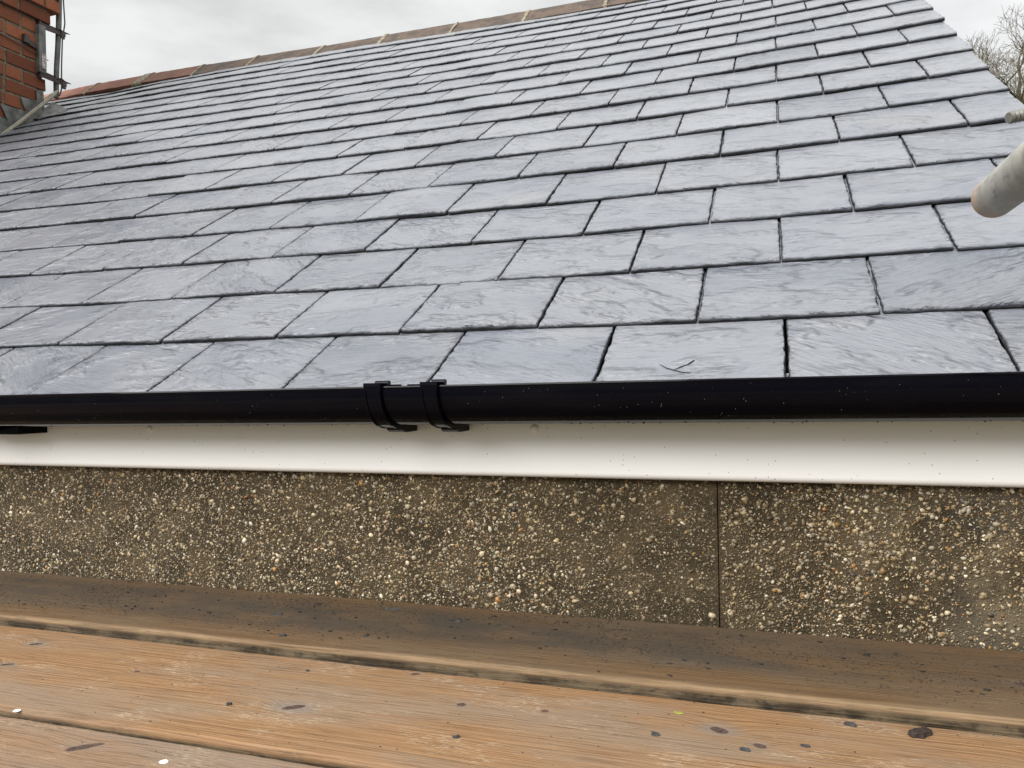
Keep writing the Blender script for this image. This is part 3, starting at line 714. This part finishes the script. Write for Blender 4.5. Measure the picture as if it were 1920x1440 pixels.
# ------------------------------------------------------------------ scaffold boards
def board(label, y0, y1, zt, mat, knots, seed, dirt=False, wornedge=False, th=.038):
    E = empty('scaffold_board', (0, (y0 + y1) / 2, zt - th), label, 'board', 'scaffold boards along the wall')
    x = np.concatenate([np.linspace(-2.4, -1.0, 60), np.linspace(-1.0, .80, 760)[1:], np.linspace(.80, 1.5, 40)[1:]])
    wdt = y1 - y0; yv = np.concatenate([[0, .0010, .0025, .0045], np.linspace(.007, wdt - .007, 92), [wdt - .0045, wdt - .0025, wdt - .001, wdt]])
    X, Y = np.meshgrid(x, yv)
    fb = vnoise(x * 14, x * 0, seed) * .0022 + vnoise(x * 70, x * 0, seed + 1) * .0009 - .0015
    bb = vnoise(x * 14, x * 0, seed + 5) * .0022 + vnoise(x * 70, x * 0, seed + 6) * .0009 - .0015
    e0 = np.clip(1 - Y / .03, 0, 1); e1 = np.clip(1 - (wdt - Y) / .03, 0, 1)
    YY = y0 + Y - fb[None] * e0 + bb[None] * e1
    rr = .0045; dd = np.minimum(Y, wdt - Y); rd = np.clip(rr - dd, 0, rr); Z = -(rr - np.sqrt(np.maximum(rr * rr - rd * rd, 0)))
    Z = Z + (fbm(X * 6, Y * 30, seed + 9) - .5) * .0010 + (fbm(X * 25, Y * 180, seed + 12) - .5) * .0005
    kn = np.zeros_like(X); ha = np.zeros_like(X)
    for kx, ky, ra, rb, an, hs in knots:
        dx, dy = X - kx, (y0 + Y) - ky; c_, s_ = math.cos(an), math.sin(an)
        p, q_ = (dx * c_ + dy * s_) / ra, (-dx * s_ + dy * c_) / rb; d2 = np.sqrt(p * p + q_ * q_)
        d2 = d2 * (1 + .35 * (fbm(X * 120, Y * 160, seed + 50, 2) - .5)); kn = np.maximum(kn, np.clip(1.5 - d2, 0, 1)); ha = np.maximum(ha, hs * np.exp(-((dx * .55 / ra) ** 2 + (dy / (rb * 2.2)) ** 2) * .35))
    Z = Z - kn * .0006
    top = np.stack([X, YY, zt + Z], -1)
    sidez = np.linspace(0, 1, 8)[1:]
    fr = [np.stack([x, top[0, :, 1] + .0006 * vnoise(x * 90, x * 0 + k, seed + 20 + k), top[0, :, 2] * (1 - s) + (zt - th) * s], -1) for k, s in enumerate(sidez)]
    bk = [np.stack([x, top[-1, :, 1], top[-1, :, 2] * (1 - s) + (zt - th) * s], -1) for s in sidez]
    rows = np.concatenate([np.array(fr)[::-1], top, np.array(bk)]); nr, nc = rows.shape[:2]
    q = np.arange(nr * nc).reshape(nr, nc)
    F = np.stack([q[:-1, :-1], q[:-1, 1:], q[1:, 1:], q[1:, :-1]], -1).reshape(-1, 4)
    nt = len(sidez); z0 = np.zeros((nt, nc)); one = np.ones((nt, nc))
    at = lambda a, fill: np.concatenate([fill, a, fill]).ravel()
    side = np.concatenate([one, np.clip(1 - Y / .0028, 0, 1) * .0, one]).ravel()
    dirtm = np.zeros_like(X); worn = np.zeros_like(X)
    if dirt:
        t = Y / wdt
        dirtm = np.clip((t - .10 - .10 * fbm(X * 5, Y * 9, seed + 30)) / .22, 0, 1) * (1 - .6 * np.clip((t - .80 - .25 * (fbm(X * 4, X * 0, seed + 33) - .5)) / .15, 0, 1))
        dirtm = dirtm * (.55 + .8 * fbm(X * 3, Y * 14, seed + 36)) * (1 - .55 * np.clip((X - .30) / .3, 0, 1))
    if wornedge: worn = np.clip(1 - Y / (.002 + .013 * vnoise(X * 7, X * 0, seed + 40) ** 1.5), 0, 1) * (.55 + .5 * vnoise(X * 40, Y * 300, seed + 41))
    V = rows.reshape(-1, 3)
    o = mesh_obj('plank', V, F, mat, E, True, attrs={'knot': ('FLOAT', at(kn, z0)), 'halo': ('FLOAT', at(ha, z0)), 'side': ('FLOAT', side),
                 'dirt': ('FLOAT', at(dirtm, z0)), 'worn': ('FLOAT', at(np.clip(worn, 0, 1), z0))})
    autosmooth(o, 60)
    return E
ZA, ZB, ZC = -.281, -.2954, -.2985
board('dark dirty scaffold board against the pebble dashed wall', -.1605, .0555, ZA, M['wood_dark'],
      [(.155, .010, .016, .004, .1, .5), (.62, -.06, .02, .006, 0, .6)], 3, True, True)
board('orange brown scaffold board with dark knots, second from the wall', -.3905, -.1645, ZB, M['wood'],
      [(-.148, -.301, .0125, .0052, .62, 1.0), (-.62, -.2163, .0085, .0040, .5, .9), (-.585, -.288, .0085, .0035, .4, .8), (.028, -.244, .0055, .0042, .1, .7),
       (.300, -.230, .0095, .0060, -.5, .9), (.339, -.2544, .0065, .0045, -.4, .7), (.60, -.220, .010, .006, .2, .8), (-.06, -.176, .006, .003, .3, .6), (.12, -.235, .004, .003, 0, .4), (-.40, -.262, .004, .003, 0, .5)], 17)
board('greyish worn scaffold board nearest the camera', -.6260, -.4005, ZC, M['wood_grey'],
      [(-.30, -.435, .016, .005, .7, .6), (.25, -.50, .01, .006, 0, .8)], 29)

# ------------------------------------------------------------------ debris on the boards
def chip(name, label, cat, x, y, z, lx, ly, an, mat, th=.002, seed=0, n=9, group=None, rough=.3):
    r = np.random.default_rng(200 + seed); c_, s_ = math.cos(an), math.sin(an); lo = []; hi = []
    for i in range(n):
        t = 2 * math.pi * i / n; rr = 1 + r.normal(0, rough * .5)
        px, py = lx * .5 * rr * math.cos(t), ly * .5 * rr * math.sin(t)
        lo.append((px * c_ - py * s_, px * s_ + py * c_, .0003)); hi.append((.86 * px * c_ - .86 * py * s_, .86 * px * s_ + .86 * py * c_, th * (1 + r.normal(0, .2))))
    V = lo + hi; F = [tuple(range(n))[::-1], tuple(range(n, 2 * n))] + [(i, (i + 1) % n, n + (i + 1) % n, n + i) for i in range(n)]
    o = mesh_obj(name, V, F, mat, loc=(x, y, z)); return tag(o, label, cat, group)
G1 = 'slate chips lying on the boards'
for i, (x, y, z, lx, ly, an, lab) in enumerate((
    (-.343, -.052, ZA, .019, .009, .5, 'blue grey pointed slate chip on the dark board, left of centre'),
    (-.1885, .0135, ZA, .026, .007, .1, 'long thin grey slate sliver on the dark board beside the wall'),
    (-.069, -.016, ZA, .010, .006, .3, 'small black slate crumb at the middle of the dark board'),
    (-.2756, -.136, ZA, .015, .006, .5, 'narrow slate chip by the worn front edge of the dark board'),
    (-.1667, -.1064, ZA, .012, .004, .6, 'thin dark slate splinter just behind the worn board edge'),
    (-.22, -.316, ZB, .008, .006, .5, 'tiny slate chip on the orange board, leftmost there'),
    (.0527, -.3196, ZB, .009, .005, .4, 'pale blue slate flake low on the middle of the orange board'),
    (.2409, -.2594, ZB, .011, .007, -.1, 'blue slate chip left of the round knot on the orange board'),
    (.4253, -.1828, ZB, .016, .010, -.3, 'large blue slate chip below the dark board edge, near the bark'),
    (.3804, -.2448, ZB, .012, .005, -.1, 'flat slate chip below left of the bark piece'),
    (.3262, -.2694, ZB, .014, .006, -.1, 'slate chip between the two knots at the lower right of the orange board'),
    (-.192, -.205, ZB, .007, .004, .3, 'small dark slate crumb near the back edge of the orange board'))):
    chip('slate_chip', lab, 'slate chip', x, y, z, lx * .8, ly * .75, an, M['chip'], .0022, i, 8, G1)
chip('bark_piece', 'dark flaky piece of bark lying at the right of the orange board', 'bark', .4875, -.188, ZB, .030, .017, .75, M['bark'], .004, 41, 13, rough=.45)
chip('leaf_scrap', 'small yellow green leaf scrap on the orange board', 'leaf', .2572, -.2018, ZB, .012, .006, .2, M['leaf'], .0009, 42, 9, rough=.5)
chip('plastic_disc', 'white disc in the gap between the two front boards', 'disc', -.4406, -.3925, ZB - .001, .0085, .0065, .3, M['disc'], .0009, 43, 16, 'white discs', rough=.05)
chip('plastic_disc', 'white disc lying on the greyish front board', 'disc', -.1982, -.4382, ZC, .0095, .0070, .1, M['disc'], .0009, 44, 16, 'white discs', rough=.05)
# loose grit on the dirty board and the odd crumb on the others
gv, gf, off = [], [], 0
for i in range(7500):
    x = RNG.uniform(-1.05, .75); on = RNG.random()
    if on < .955:
        t = RNG.beta(2.0, 1.7); y = -.150 + .200 * t; z = ZA
        if vnoise(x * 6, y * 14, 71) < .42 and RNG.random() < .75: continue
        if -.05 < x < .15 and RNG.random() < .4: y = RNG.uniform(.0, .05)
        rr = RNG.uniform(.0003, .0008) if RNG.random() < .975 else RNG.uniform(.0010, .0022)
    else: y = RNG.uniform(-.62, -.17); z = ZB; rr = RNG.uniform(.0003, .0008)
    if z == ZB and -.402 < y < -.388: continue
    b0 = ICO1[0] * (1 + RNG.normal(0, .25, (len(ICO1[0]), 1))) * rr * np.array([RNG.uniform(.8, 2.2), RNG.uniform(.6, 1.2), .5])
    an = RNG.uniform(-.6, .6); c_, s_ = math.cos(an), math.sin(an)
    q = np.stack([b0[:, 0] * c_ - b0[:, 1] * s_ + x, b0[:, 0] * s_ + b0[:, 1] * c_ + y, b0[:, 2] + z + rr * .3], -1)
    gv.append(q); gf.append(ICO1[1] + off); off += len(q)
ob = mesh_obj('grit', np.concatenate(gv), np.concatenate(gf), M['grit']); tag(ob, 'black slate grit scattered over the scaffold boards', 'grit', kind='stuff')

# ------------------------------------------------------------------ chimney
CX, CYB = -4.14, 2.842
chE = empty('chimney', (-4.6, 2.0, 1.0), 'red brick chimney rising through the slates at the left edge', 'chimney')
mort = MB(); mort.box((-5.0, 1.15, .3), (CX - .006, CYB - .006, 2.4535)); mort.box((-5.04, 1.13, 2.4535), (CX + .014, 2.915, 2.541)); mort.box((-5.07, 1.10, 2.541), (CX + .030, 2.972, 4.25))  # unseen front and top of the stack extended to darken the slates beside it
bk = MB(); zc0, ch_ = 2.087, .0888
for k_ in range(-15, 24):
    z0 = zc0 + k_ * ch_ + .007; z1 = z0 + ch_ - .014
    yb, xf = CYB, CX
    if k_ == -1: yb = 2.900
    if k_ < -1: yb = CYB - .01
    if z0 > 2.44: yb, xf = 2.929, CX + .022
    if z0 > 2.53: yb, xf = 2.985, CX + .040
    y = yb; first = True
    while y > 1.16:
        ln = (.105 if (k_ % 2) else .218) if first else (.218 if (k_ + int(y * 50)) % 3 else .108)
        if k_ == -1 and first: ln = .16
        ya = max(1.15, y - ln)
        bk.box((xf - .10, ya, z0), (xf + random.uniform(-.002, .002), y, z1), bev=.004, a=random.random(), jit=.0016)
        y = ya - .014; first = False
    x = xf - .112                                     # back face headers
    while x > -5.0:
        bk.box((max(-5.0, x - .21), yb - .10, z0), (x, yb + random.uniform(-.002, .002), z1), bev=.004, a=random.random(), jit=.0012); x -= .221
mort.build('mortar_bed', M['mortar'], chE); bo = bk.build('brickwork', M['brick'], chE, attr='tone')
# stepped lead flashing on the side, dressed on to the slates
fl = MB(); X0 = CX + .0065
poly = [(2.40, 1.700), (2.40, 1.838), (2.555, 1.820), (2.566, 1.8165), (2.735, 1.823), (2.746, 1.822), (2.707, 1.905), (2.822, 1.918), (2.826, 1.916), (2.819, 1.990), (2.872, 1.998), (2.876, 1.885), (2.832, 1.800), (2.662, 1.694), (2.559, 1.612), (2.40, 1.500)]
poly2 = [(1.15, .66), (1.15, .90), (2.40, 1.735), (2.566, 1.737), (2.615, 1.728), (2.568, 1.815), (2.740, 1.824), (2.707, 1.905), (2.824, 1.918), (2.819, 1.990), (2.872, 1.998), (2.876, 1.885), (2.832, 1.80), (2.662, 1.690), (2.559, 1.606)]
fl.prism([(X0, y, z) for y, z in poly2], (.0035, 0, 0))
so2 = fl.build('flashing', M['lead'], chE)
sk = MB(); rs = [(-4.14, 14.9), (-4.075, 14.85), (-3.985, 15.35), (-3.98, 15.6), (-4.07, 15.75), (-4.14, 15.7)]
P = [rsurf(u, c, .016) for u, c in rs]; P[0] = P[0] + np.array([0, 0, .012]); P[-1] = P[-1] + np.array([0, 0, .07]); P[4] = P[4] + np.array([0, 0, .03])
nrm = np.array([0, -SP, CP]) * .004
sk.prism([tuple(p) for p in P], tuple(nrm)); o2 = sk.build('flashing_skirt', M['lead'], chE)
rl = MB(); rl.tube([(X0 + .006, 2.752, 1.822 + .02), (X0 + .008, 2.764, 1.775), (X0 + .008, 2.742, 1.905)], .004, 8)

# ------------------------------------------------------------------ aerial mast bracketed to the chimney
maE = empty('mast', (-4.135, 2.99, 1.98), 'old grey mast on two dark angle brackets beside the brick chimney', 'mast')
b = MB(); b.tube([(-4.135, 2.972, 1.985), (-4.135, 2.974, 2.09), (-4.135, 2.981, 2.20), (-4.135, 2.994, 2.34), (-4.135, 3.005, 2.50), (-4.135, 3.012, 2.70), (-4.135, 3.016, 3.3)], [.016, .0165, .0165, .0165, .0175, .0185, .0185], 14)
ob = b.build('pole', M['pipe'], maE); autosmooth(ob, 40)
for z0, tip in ((2.415, .031), (2.100, .012)):
    b = MB(); y0, y1 = 2.838, 3.072; d = tip
    # vertical flange and horizontal flange of an angle iron
    b.prism([(-4.117, y0, z0 - .045 * .5), (-4.117, y1 - .035, z0 + d - .035), (-4.117, y1 - .035, z0 + d), (-4.117, y0, z0 + .022)], (.004, 0, 0))
    b.prism([(-4.113, y0, z0 + .018), (-4.113, y1, z0 + d - .004), (-4.160, y1 - .03, z0 + d), (-4.160, y0, z0 + .018)], (0, 0, .004))
    b.box((-4.160, CYB, z0 - .030), (-4.112, CYB + .008, z0 + .026))
    b.build('angle_bracket', M['iron'], maE)
    u_ = MB(); u_.tube([(-4.110, 2.965, z0 + d * .6), (-4.108, 2.99, z0 + d * .6 + .012), (-4.110, 3.02, z0 + d * .6 + .002)], .0035, 8); u_.box((-4.118, 3.000, z0 + d - .055), (-4.108, 3.026, z0 + d - .006))
    u_.build('u_bolt', M['iron'], maE)
b = MB(); b.box((-4.150, CYB - .012, 2.105), (-4.108, CYB + .040, 2.415), bev=.003); b.build('wall_plate', M['lead'], maE)
b = MB(); b.box((-4.1075, CYB + .004, 2.135), (-4.1055, CYB + .037, 2.225)); b.build('sticker', M['sticker'], maE)
b = MB(); b.prism([(CX + .003, 2.735, 2.300), (CX + .003, 2.885, 2.268), (CX + .003, 2.885, 2.238), (CX + .003, 2.735, 2.270)], (.012, 0, 0)); b.box((CX + .003, 2.730, 2.262), (CX + .026, 2.765, 2.312)); b.build('strap_clamp', M['iron'], maE)
b = MB(); b.tube([(CX + .006, 1.9, 2.305), (CX + .006, 2.6, 2.252), (CX + .010, 2.86, 2.218), (CX + .02, 2.905, 2.205)], .0032, 6); b.build('lashing_wire', M['wire'], maE)
b = MB(); b.tube([(-4.118, 2.962, 2.16), (-4.105, 2.948, 2.11), (-4.10, 2.937, 2.07), (-4.105, 2.945, 2.035), (-4.118, 2.962, 2.015)], .0026, 6)
b.tube([(-4.112, 3.022, 2.70), (-4.110, 3.030, 2.50), (-4.113, 3.010, 2.38), (-4.112, 2.998, 2.20), (-4.112, 2.994, 2.05), (-4.115, 2.98, 2.0)], .0045, 6); b.build('loose_wire', M['wire'], maE)
b = MB()
for i, (dz, dx) in enumerate(((0, 0), (-.011, .003), (-.021, -.002))):
    pts = [(-4.118, 2.968, 2.030), (-4.10 + dx, 2.938, 2.012 + dz), (-4.10 + dx, 2.899, 1.970 + dz), (-4.10 + dx, 2.838, 1.905 + dz), (-4.10 + dx, 2.759, 1.828 + dz), (-4.10 + dx, 2.645, 1.714 + dz), (-4.10 + dx, 2.536, 1.610 + dz), (-4.10 + dx, 2.35, 1.46 + dz)]
    b.tube(pts, .0052, 8)
ob = b.build('downlead_cable', M['cable']); autosmooth(ob, 50)
tag(ob, 'beige triple cable running from the mast foot down over the grey lead flashing', 'cable')

# ------------------------------------------------------------------ scaffold tube and coupler at the right
b = MB(); TX, TY, TZ = .6126, .052, .2668; N = 40; ro, ri = .02415, .0202; V = []; F = []
dirv = Vector((.012, -1.0, .012)).normalized()
e1 = Vector((1, 0, 0)); e1 = (e1 - dirv * e1.dot(dirv)).normalized(); e2 = dirv.cross(e1)
ys = [0, .0012, .004, .05, .12, .3, .6, 1.0, 1.6]
for k_, d in enumerate(ys):
    rr = ro - (.0014 if k_ == 0 else .0004 if k_ == 1 else 0)
    for j in range(N):
        t = 2 * math.pi * j / N; V.append(Vector((TX, TY, TZ)) + dirv * d + (e1 * math.cos(t) + e2 * math.sin(t)) * rr)
for k_, d in enumerate((0, .2, 1.6)):
    for j in range(N):
        t = 2 * math.pi * j / N; V.append(Vector((TX, TY, TZ)) + dirv * d + (e1 * math.cos(t) + e2 * math.sin(t)) * ri)
K = len(ys)
for k_ in range(K - 1): F += [(k_ * N + j, k_ * N + (j + 1) % N, (k_ + 1) * N + (j + 1) % N, (k_ + 1) * N + j) for j in range(N)]
for k_ in (0, 1): F += [((K + k_) * N + j, (K + k_ + 1) * N + j, (K + k_ + 1) * N + (j + 1) % N, (K + k_) * N + (j + 1) % N) for j in range(N)]
F += [(j, K * N + j, K * N + (j + 1) % N, (j + 1) % N) for j in range(N)]
F += [((K - 1) * N + j, (K - 1) * N + (j + 1) % N, (K + 2) * N + (j + 1) % N, (K + 2) * N + j) for j in range(N)]
rust = np.zeros(len(V)); rust[:N * 2] = 1.0; rust[2 * N:3 * N] = .6; rust[K * N:(K + 1) * N] = 1.0
ob = mesh_obj('scaffold_tube', V, F, M['galv'], attrs={'rust': ('FLOAT', rust)}); fix_normals(ob); autosmooth(ob, 40)
tag(ob, 'weathered galvanised scaffold tube poking in over the roof at the right', 'scaffold tube')
cpE = empty('scaffold_coupler', (.70, .09, .372), 'threaded bolt end of a scaffold coupler above the tube at the right edge', 'coupler')
b = MB(); pts = []; rad = []
p0 = Vector((.6325, .060, .3645)); p1 = Vector((.705, .095, .380)); nt = 28
for i in range(nt + 1):
    pts.append(p0.lerp(p1, i / nt)); rad.append(.0062 if i in (0,) else (.0076 if i % 2 else .0058))
b.tube(pts, rad, 18); ob = b.build('bolt', M['stud'], cpE)
b = MB(); ax = (p1 - p0).normalized(); hx = []; q0 = p0.lerp(p1, .40)
b.tube([q0, q0 + ax * .017], [.0135, .0135], 6); b.build('nut', M['galv'], cpE)
b = MB(); c0 = p0.lerp(p1, .72); b.box((c0.x, c0.y - .022, c0.z - .035), (c0.x + .03, c0.y + .03, c0.z + .035), bev=.006)
b.tube([(.735, .115, .34), (.735, .115, .42)], [.033, .033], 24); b.build('coupler_body', M['galv'], cpE)
ob = None

# ------------------------------------------------------------------ bare tree behind the verge
trE = empty('bare_tree', (0, 0, 0), 'leafless winter tree with fine twigs behind the right roof edge', 'tree')
TD = 24.0
tb = Vector(CAMLOC) + (Vector(FWD) * TD + Vector(RIGHT) * ((1932 - 960) / F_PX * TD)); tb.z = -5.4
trE.location = tb
rt = random.Random(5)
trunk = MB(); twig = MB()
def grow(p, d, L, r, depth, mb_t, mb_c):
    n = 3 if depth > 3 else 2
    pts = [p]; q = p.copy(); dd = d.copy()
    for i in range(n):
        dd = (dd + Vector((rt.gauss(0, .20), rt.gauss(0, .20), rt.gauss(.02, .16)))).normalized(); q = q + dd * (L / n); pts.append(q.copy())
    r1 = max(r * .60, .0048)
    sides = 7 if r > .06 else (5 if r > .025 else 3)
    (mb_t if r > .05 else mb_c).tube(pts, [r + (r1 - r) * i / n for i in range(n + 1)], sides, cap=False)
    if depth == 0: return
    k = 2 if rt.random() < .42 else 3
    for i in range(k):
        ang = rt.uniform(.45, 1.05) if i else rt.uniform(.10, .45)
        az = rt.uniform(0, 2 * math.pi); e = dd.orthogonal().normalized(); f = dd.cross(e)
        nd = (dd * math.cos(ang) + (e * math.cos(az) + f * math.sin(az)) * math.sin(ang)).normalized(); nd = (nd + Vector((0, 0, .04))).normalized()
        st = pts[-1] if i == 0 else pts[-1].lerp(pts[-2], rt.uniform(0, .8))
        grow(st, nd, L * rt.uniform(.62, .86), r1 * (1 if i == 0 else rt.uniform(.6, .85)), depth - 1, mb_t, mb_c)
base = tb.copy()
pts = [base, base + Vector((-.1, 0, 3)), base + Vector((-.20, 0, 9.2)), base + Vector((-.75, 0, 12.6))]
trunk.tube(pts, [.30, .25, .20, .15], 10)
limbs = [(pts[-1], (-.18, .1, 1), 1.15, .085), (pts[-1], (.40, -.2, 1), 1.2, .085), (pts[-1], (-.55, .3, .8), 1.1, .07), (pts[-1], (.05, .5, 1), 1.2, .08)]
for i in range(11):
    f = rt.uniform(.15, 1.0); st = pts[2].lerp(pts[3], f); az = rt.uniform(0, 2 * math.pi); L = rt.uniform(.9, 1.35) * (1.25 - .25 * f)
    limbs.append((st, (math.cos(az) * .9, math.sin(az) * .9, rt.uniform(.5, 1.2)), L, rt.uniform(.05, .075)))
for st, dirv_, L, r in limbs:
    grow(st, Vector(dirv_).normalized(), L, r, 6, trunk, twig)
trunk.build('trunk', M['branch'], trE); twig.build('crown', M['branch'], trE)
